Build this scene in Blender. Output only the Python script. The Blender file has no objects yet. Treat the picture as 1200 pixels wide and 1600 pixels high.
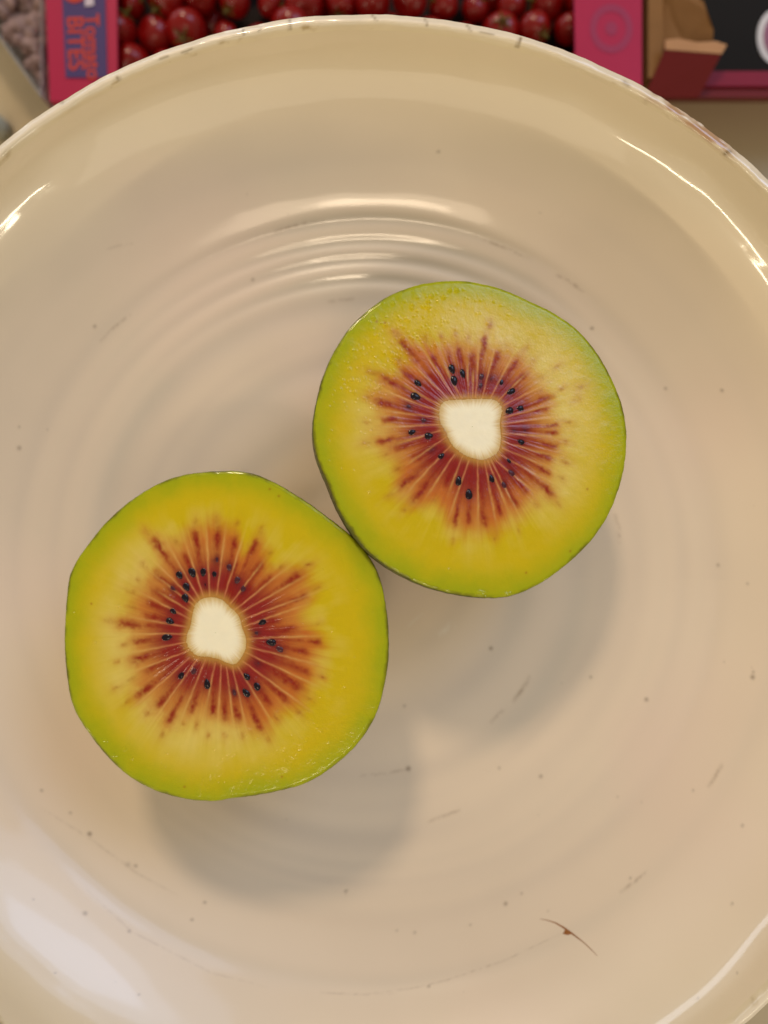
import bpy, bmesh, math, random
import numpy as np
from mathutils import Vector, Matrix, noise

# ------------------------------------------------------------------ camera, world, lamps, exposure
MM = 0.001
F = 1202.0                      # focal length of the phone lens in pixels of the 1200 x 1600 photo
CAMX, CAMY, CAMZ = 3.37, 13.93, 163.0   # millimetres, bowl axis at x = y = 0, bowl floor at z = 0
scene = bpy.context.scene
col = scene.collection
cam_data = bpy.data.cameras.new('camera')
cam = bpy.data.objects.new('camera', cam_data)
col.objects.link(cam)
cam.location = (CAMX * MM, CAMY * MM, CAMZ * MM)
cam.rotation_euler = (0, 0, 0)
cam_data.sensor_fit = 'VERTICAL'
cam_data.sensor_height = 36.0
cam_data.lens = 36.0 * F / 1600.0
cam_data.clip_start = 0.005
cam_data.clip_end = 50
cam_data.dof.use_dof = True
cam_data.dof.focus_distance = 0.1375
cam_data.dof.aperture_fstop = 7.2
scene.camera = cam

world = bpy.data.worlds.new('World')
scene.world = world
world.use_nodes = True
bg = world.node_tree.nodes['Background']
bg.inputs['Color'].default_value = (0.78, 0.72, 0.55, 1)
bg.inputs['Strength'].default_value = 0.42


def lamp(name, loc, target, size, size_y, power, color, shape='RECTANGLE'):
    d = bpy.data.lights.new(name, 'AREA')
    d.shape = shape
    d.size = size
    if shape in ('RECTANGLE', 'ELLIPSE'):
        d.size_y = size_y
    d.energy = power
    d.color = color
    o = bpy.data.objects.new(name, d)
    col.objects.link(o)
    o.location = loc
    o.rotation_euler = (Vector(target) - Vector(loc)).to_track_quat('-Z', 'Y').to_euler()
    return o


WARM = (1.0, 0.79, 0.56)
COOL = (0.46, 0.64, 1.0)
key_d = bpy.data.lights.new('ceiling_spot_lamp', 'SPOT')
key_d.energy = 19.5
key_d.color = WARM
key_d.shadow_soft_size = 0.07
key_d.spot_size = math.radians(27)
key_d.spot_blend = 1.0
key = bpy.data.objects.new('ceiling_spot_lamp', key_d)
col.objects.link(key)
key.location = (-0.165, 0.82, 0.78)
key.rotation_euler = (Vector((0.0, 0.07, 0)) - key.location).to_track_quat('-Z', 'Y').to_euler()
lamp('ceiling_panel_lamp', (-0.01, -0.54, 1.02), (0, 0, 0), 0.36, 0.17, 0.85, WARM)
lamp('ceiling_panel_lamp', (-0.03, -0.525, 1.00), (0, 0, 0), 0.17, 0.08, 0.60, WARM)
lamp('low_tube_lamp', (-0.85, -0.80, 0.42), (0, 0, 0.02), 0.80, 0.02, 3.2, (1.0, 0.86, 0.62))
lamp('low_tube_lamp', (0.85, -0.85, 0.42), (0, 0, 0.02), 0.50, 0.02, 2.2, (1.0, 0.86, 0.62))
lamp('front_fill_lamp', (0.0, -1.45, 0.62), (0, 0, 0.02), 1.6, 0.5, 3.2, (1.0, 0.86, 0.64))  # added broad fill from the front, brightens the far bowl wall
lamp('window_lamp', (0.70, 0.80, 1.05), (0, 0, 0), 0.95, 0.95, 3.4, COOL, 'DISK')
lamp('window_lamp', (0.69, 0.79, 1.03), (0, 0, 0), 0.65, 0.65, 2.0, COOL, 'DISK')
lamp('window_lamp', (0.68, 0.78, 1.01), (0, 0, 0), 0.40, 0.40, 1.0, COOL, 'DISK')
lamp('window_lamp', (-0.80, 1.25, 0.45), (0, 0, 0.02), 1.4, 0.13, 3.2, (0.80, 0.88, 1.0))

scene.view_settings.view_transform = 'Standard'
scene.view_settings.look = 'None'
scene.view_settings.exposure = 0.0
scene.view_settings.gamma = 1.0
scene.view_settings.use_curve_mapping = False

rng = np.random.default_rng(7)
random.seed(7)


# ------------------------------------------------------------------ helpers
def at(u, v, z):
    """world point (mm) at height z that the photo shows at pixel u, v"""
    k = (CAMZ - z) / F
    return np.array([CAMX + (u - 600) * k, CAMY - (v - 800) * k, z])


def lin(r, g, b):
    c = np.array([r, g, b], float) / 255.0
    return np.where(c <= 0.04045, c / 12.92, ((c + 0.055) / 1.055) ** 2.4)


def mesh_object(name, verts, faces, mat, parent=None, smooth=True, colors=None, loc=None):
    me = bpy.data.meshes.new(name)
    v = np.asarray(verts, dtype=np.float64) * MM
    if isinstance(faces, np.ndarray) and faces.ndim == 2:
        n, k = faces.shape
        me.vertices.add(len(v))
        me.vertices.foreach_set('co', v.astype(np.float32).ravel())
        me.loops.add(n * k)
        me.loops.foreach_set('vertex_index', faces.astype(np.int32).ravel())
        me.polygons.add(n)
        me.polygons.foreach_set('loop_start', np.arange(0, n * k, k, dtype=np.int32))
        me.update(calc_edges=True)
    else:
        me.from_pydata([tuple(p) for p in v], [], [tuple(int(i) for i in f) for f in faces])
        me.update()
    me.polygons.foreach_set('use_smooth', np.full(len(me.polygons), smooth, dtype=bool))
    if colors is not None:
        a = me.color_attributes.new('tint', 'FLOAT_COLOR', 'POINT')
        c = np.ones((len(v), 4), np.float32)
        c[:, :colors.shape[1]] = colors
        a.data.foreach_set('color', c.ravel())
    if mat is not None:
        me.materials.append(mat)
    o = bpy.data.objects.new(name, me)
    col.objects.link(o)
    if parent is not None:
        o.parent = parent
    if loc is not None:
        o.location = [c * MM for c in loc]
    return o


def empty(name, loc):
    o = bpy.data.objects.new(name, None)
    o.empty_display_size = 0.01
    col.objects.link(o)
    o.location = [c * MM for c in loc]
    return o


def tag(o, label, cat=None, group=None, kind=None):
    if label:
        o['label'] = label
    if cat:
        o['category'] = cat
    if group:
        o['group'] = group
    if kind:
        o['kind'] = kind
    return o


def grid_faces(nr, na, closed=True):
    """quads of a polar grid with nr rings of na verts; ring index grows outwards"""
    i = np.arange(nr - 1)[:, None] * na
    j = np.arange(na)[None, :]
    j2 = (j + 1) % na
    f = np.stack([i + j, i + na + j, i + na + j2, i + j2], -1)
    return f.reshape(-1, 4)


def bm_obj(name, bm, mat, parent=None, smooth=False, loc=None):
    me = bpy.data.meshes.new(name)
    bmesh.ops.recalc_face_normals(bm, faces=bm.faces[:])
    bm.to_mesh(me)
    bm.free()
    for p in me.polygons:
        p.use_smooth = smooth
    me.materials.append(mat)
    o = bpy.data.objects.new(name, me)
    col.objects.link(o)
    if parent is not None:
        o.parent = parent
    if loc is not None:
        o.location = [c * MM for c in loc]
    return o


def slab(bm, pts, z0, z1, low=None):
    """extrude an x,y outline (mm) between two heights; z may be a list per point for the top"""
    n = len(pts)
    zt = z1 if hasattr(z1, '__len__') else [z1] * n
    zb = z0 if hasattr(z0, '__len__') else [z0] * n
    lo = [bm.verts.new((p[0] * MM, p[1] * MM, zb[i] * MM)) for i, p in enumerate(low if low is not None else pts)]
    hi = [bm.verts.new((p[0] * MM, p[1] * MM, zt[i] * MM)) for i, p in enumerate(pts)]
    bm.faces.new(hi)
    bm.faces.new(lo[::-1])
    for i in range(n):
        bm.faces.new((lo[i], lo[(i + 1) % n], hi[(i + 1) % n], hi[i]))


def vnoise(x, y, seed=0, oct=3):
    """cheap smooth value noise on arrays, about -1..1"""
    out = np.zeros(np.broadcast(x, y).shape)
    amp, tot = 1.0, 0.0
    r = np.random.default_rng(seed)
    for o in range(oct):
        tab = r.uniform(-1, 1, (256, 256))
        xi = np.floor(x).astype(int)
        yi = np.floor(y).astype(int)
        fx = x - xi
        fy = y - yi
        fx = fx * fx * (3 - 2 * fx)
        fy = fy * fy * (3 - 2 * fy)
        g = lambda a, b: tab[a % 256, b % 256]
        v = (g(xi, yi) * (1 - fx) + g(xi + 1, yi) * fx) * (1 - fy) + (g(xi, yi + 1) * (1 - fx) + g(xi + 1, yi + 1) * fx) * fy
        out = out + amp * v
        tot += amp
        amp *= 0.5
        x = x * 2.03 + 17.3
        y = y * 2.03 + 9.1
    return out / tot


def sstep(a, b, x):
    t = np.clip((x - a) / (b - a), 0, 1)
    return t * t * (3 - 2 * t)


def mix(a, b, t):
    return a + (b - a) * t[..., None]


# ------------------------------------------------------------------ materials
def new_mat(name):
    m = bpy.data.materials.new(name)
    m.use_nodes = True
    nt = m.node_tree
    return m, nt, nt.nodes['Principled BSDF']


def plain(name, color, rough=0.5, noise_scale=60.0, amount=0.12, bump=0.0, spec=0.2, bump_scale=None):
    m, nt, p = new_mat(name)
    tc = nt.nodes.new('ShaderNodeTexCoord')
    nz = nt.nodes.new('ShaderNodeTexNoise')
    nz.inputs['Scale'].default_value = noise_scale
    nz.inputs['Detail'].default_value = 4
    nt.links.new(tc.outputs['Object'], nz.inputs['Vector'])
    mx = nt.nodes.new('ShaderNodeMix')
    mx.data_type = 'RGBA'
    c = np.array(color)
    mx.inputs['A'].default_value = (*np.clip(c * (1 - amount), 0, 1), 1)
    mx.inputs['B'].default_value = (*np.clip(c * (1 + amount), 0, 1), 1)
    nt.links.new(nz.outputs['Fac'], mx.inputs['Factor'])
    nt.links.new(mx.outputs['Result'], p.inputs['Base Color'])
    p.inputs['Roughness'].default_value = rough
    p.inputs['Specular IOR Level'].default_value = spec
    if bump:
        b = nt.nodes.new('ShaderNodeBump')
        b.inputs['Strength'].default_value = bump
        b.inputs['Distance'].default_value = 0.001
        n2 = nt.nodes.new('ShaderNodeTexNoise')
        n2.inputs['Scale'].default_value = bump_scale or noise_scale * 3
        n2.inputs['Detail'].default_value = 3
        nt.links.new(tc.outputs['Object'], n2.inputs['Vector'])
        nt.links.new(n2.outputs['Fac'], b.inputs['Height'])
        nt.links.new(b.outputs['Normal'], p.inputs['Normal'])
    return m


def tinted(name, rough, coat=0.0, coat_rough=0.085, spec=0.5, sss=0.0, bump=None, rough_from_alpha=None):
    m, nt, p = new_mat(name)
    a = nt.nodes.new('ShaderNodeVertexColor')
    a.layer_name = 'tint'
    nt.links.new(a.outputs['Color'], p.inputs['Base Color'])
    p.inputs['Roughness'].default_value = rough
    p.inputs['Specular IOR Level'].default_value = spec
    p.inputs['Coat Weight'].default_value = coat
    p.inputs['Coat Roughness'].default_value = coat_rough
    if sss:
        p.subsurface_method = 'BURLEY'
        p.inputs['Subsurface Weight'].default_value = sss
        p.inputs['Subsurface Radius'].default_value = (1.0, 0.7, 0.25)
        p.inputs['Subsurface Scale'].default_value = 0.0012
    if bump:
        tc = nt.nodes.new('ShaderNodeTexCoord')
        prev = None
        for scale, dist, strength, detail in bump:
            b = nt.nodes.new('ShaderNodeBump')
            b.inputs['Strength'].default_value = strength
            b.inputs['Distance'].default_value = dist
            n2 = nt.nodes.new('ShaderNodeTexNoise')
            n2.inputs['Scale'].default_value = scale
            n2.inputs['Detail'].default_value = detail
            nt.links.new(tc.outputs['Object'], n2.inputs['Vector'])
            nt.links.new(n2.outputs['Fac'], b.inputs['Height'])
            if prev is not None:
                nt.links.new(prev.outputs['Normal'], b.inputs['Normal'])
            prev = b
        nt.links.new(prev.outputs['Normal'], p.inputs['Normal'])
        if coat:
            nt.links.new(prev.outputs['Normal'], p.inputs['Coat Normal'])
    return m


M_GLAZE = tinted('cream_glaze', 0.34, coat=0.8, coat_rough=0.065, spec=0.5,
                 bump=[(70, 0.0012, 0.07, 1)])
M_FLESH = tinted('kiwi_flesh', 0.32, coat=0.45, coat_rough=0.06, spec=0.1, sss=0.30,
                 bump=[(700, 0.0004, 0.10, 2), (2600, 0.0002, 0.12, 2)])
M_CORE = tinted('kiwi_core', 0.36, coat=0.12, coat_rough=0.2, spec=0.35, sss=0.35,
                bump=[(700, 0.0004, 0.12, 2)])
M_SKIN = tinted('kiwi_skin', 0.62, spec=0.3, bump=[(900, 0.0006, 0.4, 3)])
M_SEED = plain('seed_coat', lin(26, 15, 24), 0.16, 1500, 0.3, spec=0.3)
M_SEED2 = plain('sunken_seed_coat', lin(70, 24, 36), 0.30, 1500, 0.2, spec=0.4)
M_CRACK = plain('exposed_clay', lin(150, 96, 52), 0.75, 900, 0.35)

# ------------------------------------------------------------------ table
M_TABLE = plain('counter_top', (0.50, 0.40, 0.26), 0.45, 18, 0.10, bump=0.05)
TZ = -48.0
bm = bmesh.new()
slab(bm, [(-2000, -2000), (2000, -2000), (2000, 2000), (-2000, 2000)], TZ - 30, TZ)
tag(bm_obj('table', bm, M_TABLE), None, kind='structure')

# ------------------------------------------------------------------ bowl
PROF_IN = np.array([(0, 0), (20, 0.0), (40, 0.3), (54, 0.8), (65, 1.9), (70, 2.75), (73, 3.5), (78, 5.8), (83.4, 9.0), (88, 12.1), (92, 15.3), (95.5, 19.0),
                    (98.0, 22.6), (99.6, 26.2)], float)


def spline(P, n):
    """centripetal-ish Catmull-Rom through the control points, n samples"""
    P = np.asarray(P, float)
    Q = np.vstack([2 * P[0] - P[1], P, 2 * P[-1] - P[-2]])
    d = np.r_[0, np.cumsum(np.hypot(*np.diff(P, axis=0).T))]
    s = np.linspace(0, d[-1], n)
    k = np.clip(np.searchsorted(d, s, side='right') - 1, 0, len(P) - 2)
    t = ((s - d[k]) / (d[k + 1] - d[k]))[:, None]
    p0, p1, p2, p3 = Q[k], Q[k + 1], Q[k + 2], Q[k + 3]
    h0 = (d[k + 1] - d[k])[:, None]
    dm = np.r_[d[1] - d[0], np.diff(d), d[-1] - d[-2]]
    m1 = (p2 - p0) / (dm[k] + dm[k + 1])[:, None] * h0
    m2 = (p3 - p1) / (dm[k + 1] + dm[k + 2])[:, None] * h0
    return (2 * t**3 - 3 * t**2 + 1) * p1 + (t**3 - 2 * t**2 + t) * m1 + (-2 * t**3 + 3 * t**2) * p2 + (t**3 - t**2) * m2


GROOVES = [(19.5, 3.0, .30), (32, 3.0, .36), (44, 2.8, .40), (56.5, 2.6, .36), (61.5, 1.3, .30), (65.3, 1.25, .32),
           (68.7, 1.25, .30), (72.6, 1.3, .26), (83.0, 1.6, .10)]


def ripple(r, th):
    """throwing rings: grooves pressed into the clay, wandering a little round the bowl"""
    w = 1.7 * np.sin(th) + 0.5 * np.sin(th + 0.6) + 0.5 * np.sin(2 * th + 2.0) + 0.25 * np.sin(5 * th + 1.0)
    z = np.zeros(np.broadcast(r, th).shape)
    for i, (g, s, a) in enumerate(GROOVES):
        am = a * (0.55 + 0.45 * np.sin(th * (1 + i % 3) + i * 1.7))
        if 60 < g < 74:
            # strongest on the far side of the bowl
            am = a * (0.12 + 1.5 * np.exp(-((np.angle(np.exp(1j * (th - 1.62)))) / 0.5) ** 2))
        if g > 80:
            am = a * (0.6 - 0.5 * np.sin(th))
        elif g < 60:
            am = am * (0.72 + 0.28 * np.sin(th))
        z = z - am * np.exp(-((r - g - w * (0.6 + 0.15 * (i % 4))) / s) ** 2)
    return z


NA, NR = 1440, 470
pin = spline(PROF_IN, NR)
pin[0, 0] = 0.05
th = np.linspace(0, 2 * np.pi, NA, endpoint=False)
Rr, TH = np.meshgrid(pin[:, 0], th, indexing='ij')
Zz = np.repeat(pin[:, 1][:, None], NA, 1)
X0, Y0 = Rr * np.cos(TH), Rr * np.sin(TH)
fade = sstep(90, 86, Rr)
dz = ripple(Rr, TH) * fade
# wall: hand made unevenness in radius, with one raised line below the lip
wall = sstep(12, 19, Zz)
dr = wall * (0.22 * vnoise(TH * 18 / np.pi + 40, Zz * 0.12, 3, 2))
dr += -0.03 * np.exp(-((Zz - 18.5 - 0.5 * np.sin(3 * TH) - 0.35 * vnoise(TH * 30, TH * 0, 8, 3)) / 0.85) ** 2)
dz += 0.10 * vnoise(X0 * 0.06 + 50, Y0 * 0.06 + 50, 5, 2) * (1 - wall)
X = (Rr + dr) * np.cos(TH)
Y = (Rr + dr) * np.sin(TH)
Z = Zz + dz
U = 600 + (X - CAMX) * F / (CAMZ - Z)
V = 800 - (Y - CAMY) * F / (CAMZ - Z)

CREAM = np.array([0.765, 0.625, 0.475])
tint = np.ones(Rr.shape + (3,)) * CREAM
# pooled glaze is greyer in the grooves; upper wall's yellow paints in bounced light
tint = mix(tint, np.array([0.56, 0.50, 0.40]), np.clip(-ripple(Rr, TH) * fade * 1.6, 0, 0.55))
tint = mix(tint, np.array([0.75, 0.625, 0.415]), 0.6 * sstep(7, 24, Zz))
for g, wd, st in ((20, 2.6, .22), (32, 2.8, .32), (44, 2.6, .36), (50, 1.4, .16), (56.5, 2.6, .34), (66, 2.0, .24), (72.6, 2.2, .36), (83.5, 1.8, .16)):  # broad dark bands put the soft shading of the rings into the tint
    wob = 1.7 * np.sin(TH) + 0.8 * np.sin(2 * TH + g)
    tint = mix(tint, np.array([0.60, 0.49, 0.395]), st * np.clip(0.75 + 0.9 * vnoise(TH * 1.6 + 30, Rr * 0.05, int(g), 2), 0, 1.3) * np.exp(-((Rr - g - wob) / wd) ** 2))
bl = vnoise(X * 0.05 + 90, Y * 0.05 + 20, 11, 3)
tint *= (1 + 0.035 * bl)[..., None]
bl2 = vnoise(X * 0.03 + 10, Y * 0.03 + 70, 12, 2)
tint = mix(tint, np.array([0.775, 0.60, 0.475]), np.clip(0.9 * bl2, 0, 0.6))

CLAY = np.array([0.17, 0.105, 0.06])


def speck(u, v, r, s=0.8, colr=CLAY):
    global tint
    b = np.where((abs(U - u) < 4 * r + 3) & (abs(V - v) < 4 * r + 3))
    d = np.hypot(U[b] - u, V[b] - v) / (0.9 * r)
    tint[b] = mix(tint[b], colr, 0.8 * s * np.exp(-d ** 2.5))


def stain(pts, w, s, colr=CLAY, seed=1, jag=1.0):
    """a broken dirty line through photo points"""
    global tint
    P = np.array(pts, float)
    lo, hi = P.min(0) - 4 * w, P.max(0) + 4 * w
    b = np.where((U > lo[0]) & (U < hi[0]) & (V > lo[1]) & (V < hi[1]))
    uu, vv = U[b], V[b]
    best = np.full(uu.shape, 1e9)
    prog = np.zeros(uu.shape)
    L = np.r_[0, np.cumsum(np.hypot(*np.diff(P, axis=0).T))]
    for i in range(len(P) - 1):
        d = P[i + 1] - P[i]
        t = np.clip(((uu - P[i, 0]) * d[0] + (vv - P[i, 1]) * d[1]) / (d @ d), 0, 1)
        dd = np.hypot(uu - P[i, 0] - t * d[0], vv - P[i, 1] - t * d[1])
        m = dd < best
        best = np.where(m, dd, best)
        prog = np.where(m, L[i] + t * np.hypot(*d), prog)
    q = prog / L[-1]
    am = np.sqrt(np.clip(4 * q * (1 - q), 0, 1)) * np.clip(0.55 + jag * vnoise(uu * 0.16, vv * 0.16, seed, 3), 0, 1)
    tint[b] = mix(tint[b], colr, 0.72 * s * am * np.exp(-(best / (0.75 * w)) ** 2))


for (u, v, r, s) in [(140, 1303, 4, .9), (212, 1353, 3.4, .6), (200, 1351, 5, .35), (133, 1427, 4.2, .6), (202, 1455, 3.2, .6), (300, 1437, 3, .6),
                     (320, 1410, 3, .65), (638, 1201, 4.5, .9), (767, 1013, 3.6, .8), (632, 1103, 3, .5), (1010, 1093, 3.6, .8),
                     (845, 1213, 3.4, .7), (1176, 1058, 4, .85), (1177, 1050, 3, .5), (148, 510, 3.4, .6), (30, 700, 4, .65), (30, 667, 2.6, .5),
                     (925, 513, 3.2, .8), (685, 237, 3.5, .5), (540, 1392, 2.8, .6), (648, 1457, 3, .5), (620, 1454, 2.6, .4),
                     (790, 1412, 3.6, .75), (815, 1396, 2.6, .5), (1128, 610, 3.2, .7), (1122, 883, 3.2, .6), (1040, 607, 3, .6),
                     (780, 1200, 3, .45), (923, 1058, 3, .55), (1160, 1290, 3.2, .5), (1144, 1412, 3, .5), (670, 1541, 2.8, .7), (217, 1554, 2.8, .45),
                     (395, 437, 3.4, .55), (65, 1235, 3, .6), (110, 1270, 3, .5), (1168, 912, 2.6, .5), (1083, 1235, 2.4, .5), (1152, 1520, 2.6, .4),
                     (985, 1372, 2.6, .6), (735, 1445, 2.4, .5), (1090, 1560, 2.6, .4), (52, 1405, 2.4, .35), (86, 1520, 2.4, .4), (965, 1245, 2.2, .35)]:
    speck(u, v, r, s)
rs = np.random.default_rng(3)
for _ in range(22):
    a, rr = rs.uniform(0, 6.28), 94 * math.sqrt(rs.uniform(0.05, 1))
    dep = CAMZ - np.interp(rr, PROF_IN[:, 0], PROF_IN[:, 1])
    speck(600 + (rr * math.cos(a) - CAMX) * F / dep, 800 - (rr * math.sin(a) - CAMY) * F / dep, rs.uniform(1.3, 2.3), rs.uniform(.15, .4))
STAIN = np.array([0.27, 0.17, 0.10])
for pts, w, s in [([(398, 372), (430, 362), (470, 350), (520, 343)], 3.6, .75), ([(738, 366), (765, 378), (800, 392), (830, 405)], 3.4, .6),
                  ([(868, 428), (890, 440), (915, 458)], 4.0, .75), ([(510, 472), (530, 469), (556, 467)], 4, .5),
                  ([(155, 535), (178, 512), (205, 490)], 3.5, .55), ([(800, 1098), (815, 1078), (830, 1055)], 4.2, .85),
                  ([(765, 1130), (778, 1118), (790, 1105)], 4, .5), ([(665, 1285), (690, 1276), (720, 1265)], 3.4, .7),
                  ([(1105, 1232), (1118, 1212), (1130, 1192)], 4.2, .7), ([(968, 1396), (985, 1382), (1015, 1360)], 3.6, .7),
                  ([(560, 1212), (600, 1209), (640, 1201)], 3, .55), ([(960, 800), (967, 825), (969, 850)], 4, .55),
                  ([(165, 390), (185, 384), (210, 380)], 3, .30), ([(620, 1552), (567, 1554), (500, 1551)], 2.2, .6),
                  ([(567, 1553), (640, 1545), (700, 1531), (790, 1500), (880, 1457)], 1.9, .5), ([(130, 1385), (205, 1455), (330, 1520), (420, 1543)], 2.6, .3),
                  ([(60, 1260), (140, 1310), (215, 1365), (280, 1400)], 3.2, .3), ([(545, 1388), (540, 1395), (541, 1402)], 2.2, .5)]:
    stain(pts, w, s, STAIN, seed=int(pts[0][0]))
# dried juice marks near the fruit
PALE = np.array([0.86, 0.83, 0.74])
stain([(637, 980), (650, 967), (664, 956)], 1.8, .8, PALE, 4, 0.3)
stain([(684, 994), (694, 986), (704, 976), (712, 982)], 6, .5, PALE, 5, 1.0)
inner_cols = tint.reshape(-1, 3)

bowl = empty('ceramic_bowl', (0, 0, TZ))
tag(bowl, 'large cream glazed ceramic bowl with throwing rings, holding the two kiwi halves', 'bowl')
OFF = np.array([0, 0, -TZ])     # parts are given in world millimetres, the bowl's empty stands on the table
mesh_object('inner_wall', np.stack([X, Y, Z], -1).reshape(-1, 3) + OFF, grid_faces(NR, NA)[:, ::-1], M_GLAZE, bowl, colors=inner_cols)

# rim: rolled lip with a worn, chipped stretch at the upper right
lip = spline([(99.6, 26.2), (99.95, 27.15), (100.35, 27.6), (100.75, 27.6), (101.3, 27.38), (101.8, 27.1), (102.08, 26.4), (101.9, 25.0)], 56)
na2 = 1440
th2 = np.linspace(0, 2 * np.pi, na2, endpoint=False)
R2, T2 = np.meshgrid(lip[:, 0], th2, indexing='ij')
Z2 = np.repeat(lip[:, 1][:, None], na2, 1)
amp = sstep(0, 10, np.arange(56))[:, None]
dth = lambda c: np.angle(np.exp(1j * (T2 - c)))
CH = math.atan2(924 - 190, 1085 - 570)
chip = np.exp(-(dth(CH) / 0.085) ** 4)
cn = vnoise(T2 * 40, Z2 * 0.8 + R2 * 1.2, 21, 4)
cmask = np.clip(chip * (0.9 + 1.4 * cn), 0, 1)
nn = vnoise(T2 * 26, Z2 * 0.25, 22, 3)
# the wear eats into the outer shoulder of the lip
dR = amp * (0.18 * nn) - 0.16 * cmask * sstep(100.4, 101.6, R2)
dZ = amp * (0.16 * vnoise(T2 * 21, R2 * 0.5, 23, 3)) - 0.14 * cmask * sstep(99.8, 100.5, R2)
# join with the inner wall at the first ring
j = np.arange(na2)
dr0 = dr[-1]
dR = dR + (1 - amp) * dr0[None, :]
X2, Y2, ZZ2 = (R2 + dR) * np.cos(T2), (R2 + dR) * np.sin(T2), Z2 + dZ
RIMC = np.array([0.77, 0.655, 0.50])
t2 = np.ones(R2.shape + (3,)) * np.array([0.755, 0.63, 0.43])
t2 = mix(t2, RIMC, sstep(3, 22, np.arange(56))[:, None] * np.ones(na2))
t2 = mix(t2, np.array([0.42, 0.22, 0.10]), 0.95 * cmask * sstep(99.7, 100.2, R2))
edge = np.exp(-((cmask - 0.35) / 0.12) ** 2) * chip
t2 = mix(t2, np.array([0.26, 0.14, 0.06]), 0.7 * np.clip(edge * (0.6 + cn), 0, 1))
# yellow-brown crazing and short nicks all along the inner shoulder of the lip
cz = np.clip(vnoise(T2 * 34, R2 * 1.3, 24, 4) * 2.6 - 0.75, 0, 1) * np.exp(-((R2 - 99.9) / 0.4) ** 2)
t2 = mix(t2, np.array([0.40, 0.27, 0.10]), 0.75 * cz)
U2 = 600 + (X2 - CAMX) * F / (CAMZ - ZZ2)
V2 = 800 - (Y2 - CAMY) * F / (CAMZ - ZZ2)
for (u0, v0, u1, v1, w, s) in [(452, 32, 453, 46, 2.2, .8), (808, 73, 813, 60, 2.4, .95), (1133, 240, 1140, 236, 3, .95), (183, 121, 186, 124, 3, .7), (582, 24, 588, 32, 2, .6),
                               (665, 30, 667, 40, 2, .6), (250, 92, 262, 88, 2.4, .5), (285, 82, 300, 76, 2.2, .6), (380, 46, 382, 54, 2, .6), (404, 48, 407, 46, 2.2, .6),
                               (730, 40, 735, 48, 2.4, .5), (750, 50, 770, 54, 2, .5), (95, 160, 98, 160, 2.6, .5), (975, 128, 982, 134, 3.4, .5)]:
    d = np.array([u1 - u0, v1 - v0], float)
    t = np.clip(((U2 - u0) * d[0] + (V2 - v0) * d[1]) / (d @ d), 0, 1)
    dd = np.hypot(U2 - u0 - t * d[0], V2 - v0 - t * d[1])
    t2 = mix(t2, np.array([0.20, 0.13, 0.05]), s * np.exp(-(dd / w) ** 2))
t2 *= (1 + 0.05 * nn)[..., None]
mesh_object('rim', np.stack([X2, Y2, ZZ2], -1).reshape(-1, 3) + OFF, grid_faces(56, na2)[:, ::-1], M_GLAZE, bowl, colors=t2.reshape(-1, 3))

outp = spline([(101.9, 25.0), (101.2, 21.5), (98.5, 14), (94, 7.5), (87, 2.5), (76, -2.6), (63, -5.6), (52, -7.2), (46.5, -8.2)], 60)
R3, T3 = np.meshgrid(outp[:, 0], th2[::4], indexing='ij')
Z3 = np.repeat(outp[:, 1][:, None], na2 // 4, 1)
c3 = np.ones((R3.size, 3)) * np.array([0.66, 0.57, 0.41]) * (1 + 0.05 * vnoise(T3 * 20, Z3 * 0.3, 31, 2)).reshape(-1, 1)
mesh_object('outer_wall', np.stack([R3 * np.cos(T3), R3 * np.sin(T3), Z3], -1).reshape(-1, 3) + OFF, grid_faces(60, na2 // 4)[:, ::-1], M_GLAZE, bowl, colors=c3)
foot = np.array([(46.6, -7.6), (54, -47.0), (53.5, -47.95), (50.0, -47.95), (49.0, -47.0), (41.2, -7.5), (20, -6.5), (0.1, -6.3)])
R4, T4 = np.meshgrid(foot[:, 0], th2[::8], indexing='ij')
Z4 = np.repeat(foot[:, 1][:, None], na2 // 8, 1)
mesh_object('foot_ring', np.stack([R4 * np.cos(T4), R4 * np.sin(T4), Z4], -1).reshape(-1, 3) + OFF, grid_faces(len(foot), na2 // 8)[:, ::-1], M_GLAZE, bowl,
            smooth=False, colors=np.ones((R4.size, 3)) * np.array([0.45, 0.33, 0.22]))


def on_bowl(u, v, lift=0.0):
    z = 2.0
    for _ in range(30):
        p = at(u, v, z)
        r = math.hypot(p[0], p[1])
        z = float(np.interp(r, pin[:, 0], pin[:, 1]))
        z += float((ripple(np.array([r]), np.array([math.atan2(p[1], p[0])])) * sstep(90, 86, np.array([r])))[0])
    z += lift
    return at(u, v, z)


# crack in the glaze: a tapering brown line that crosses a ring, with a flaked corner
cp = np.array([(844, 1436), (856, 1438), (868, 1442), (880, 1449), (890, 1456), (902, 1465), (914, 1474), (924, 1484), (933, 1493)], float)
cw = [0.2, 0.6, 1.0, 1.3, 1.5, 0.8, 0.6, 0.5, 0.2]
vs, fs = [], []
for i, (p, w) in enumerate(zip(cp, cw)):
    d = cp[min(i + 1, len(cp) - 1)] - cp[max(i - 1, 0)]
    n = np.array([-d[1], d[0]]) / np.hypot(*d)
    for k, (s, l) in enumerate([(-1, 0.02), (0, 0.10), (1, 0.02)]):
        q = p + n * w * s + rs.normal(0, 0.12, 2)
        vs.append(on_bowl(q[0], q[1], l))
    if i:
        for k in range(2):
            a = 3 * (i - 1) + k
            fs.append((a, a + 1, a + 4, a + 3))
b0 = len(vs)
for q, l in [((884, 1450), .06), ((893, 1459), .08), ((887, 1461), .03), ((879, 1459), .03), ((882, 1455), .06)]:
    vs.append(on_bowl(q[0], q[1], l + 0.03))
fs.append(tuple(range(b0, b0 + 5)))
tag(mesh_object('glaze_crack', np.array(vs) + OFF, fs, M_CRACK, bowl), 'curved brown crack in the glaze with a small flaked corner')

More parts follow.
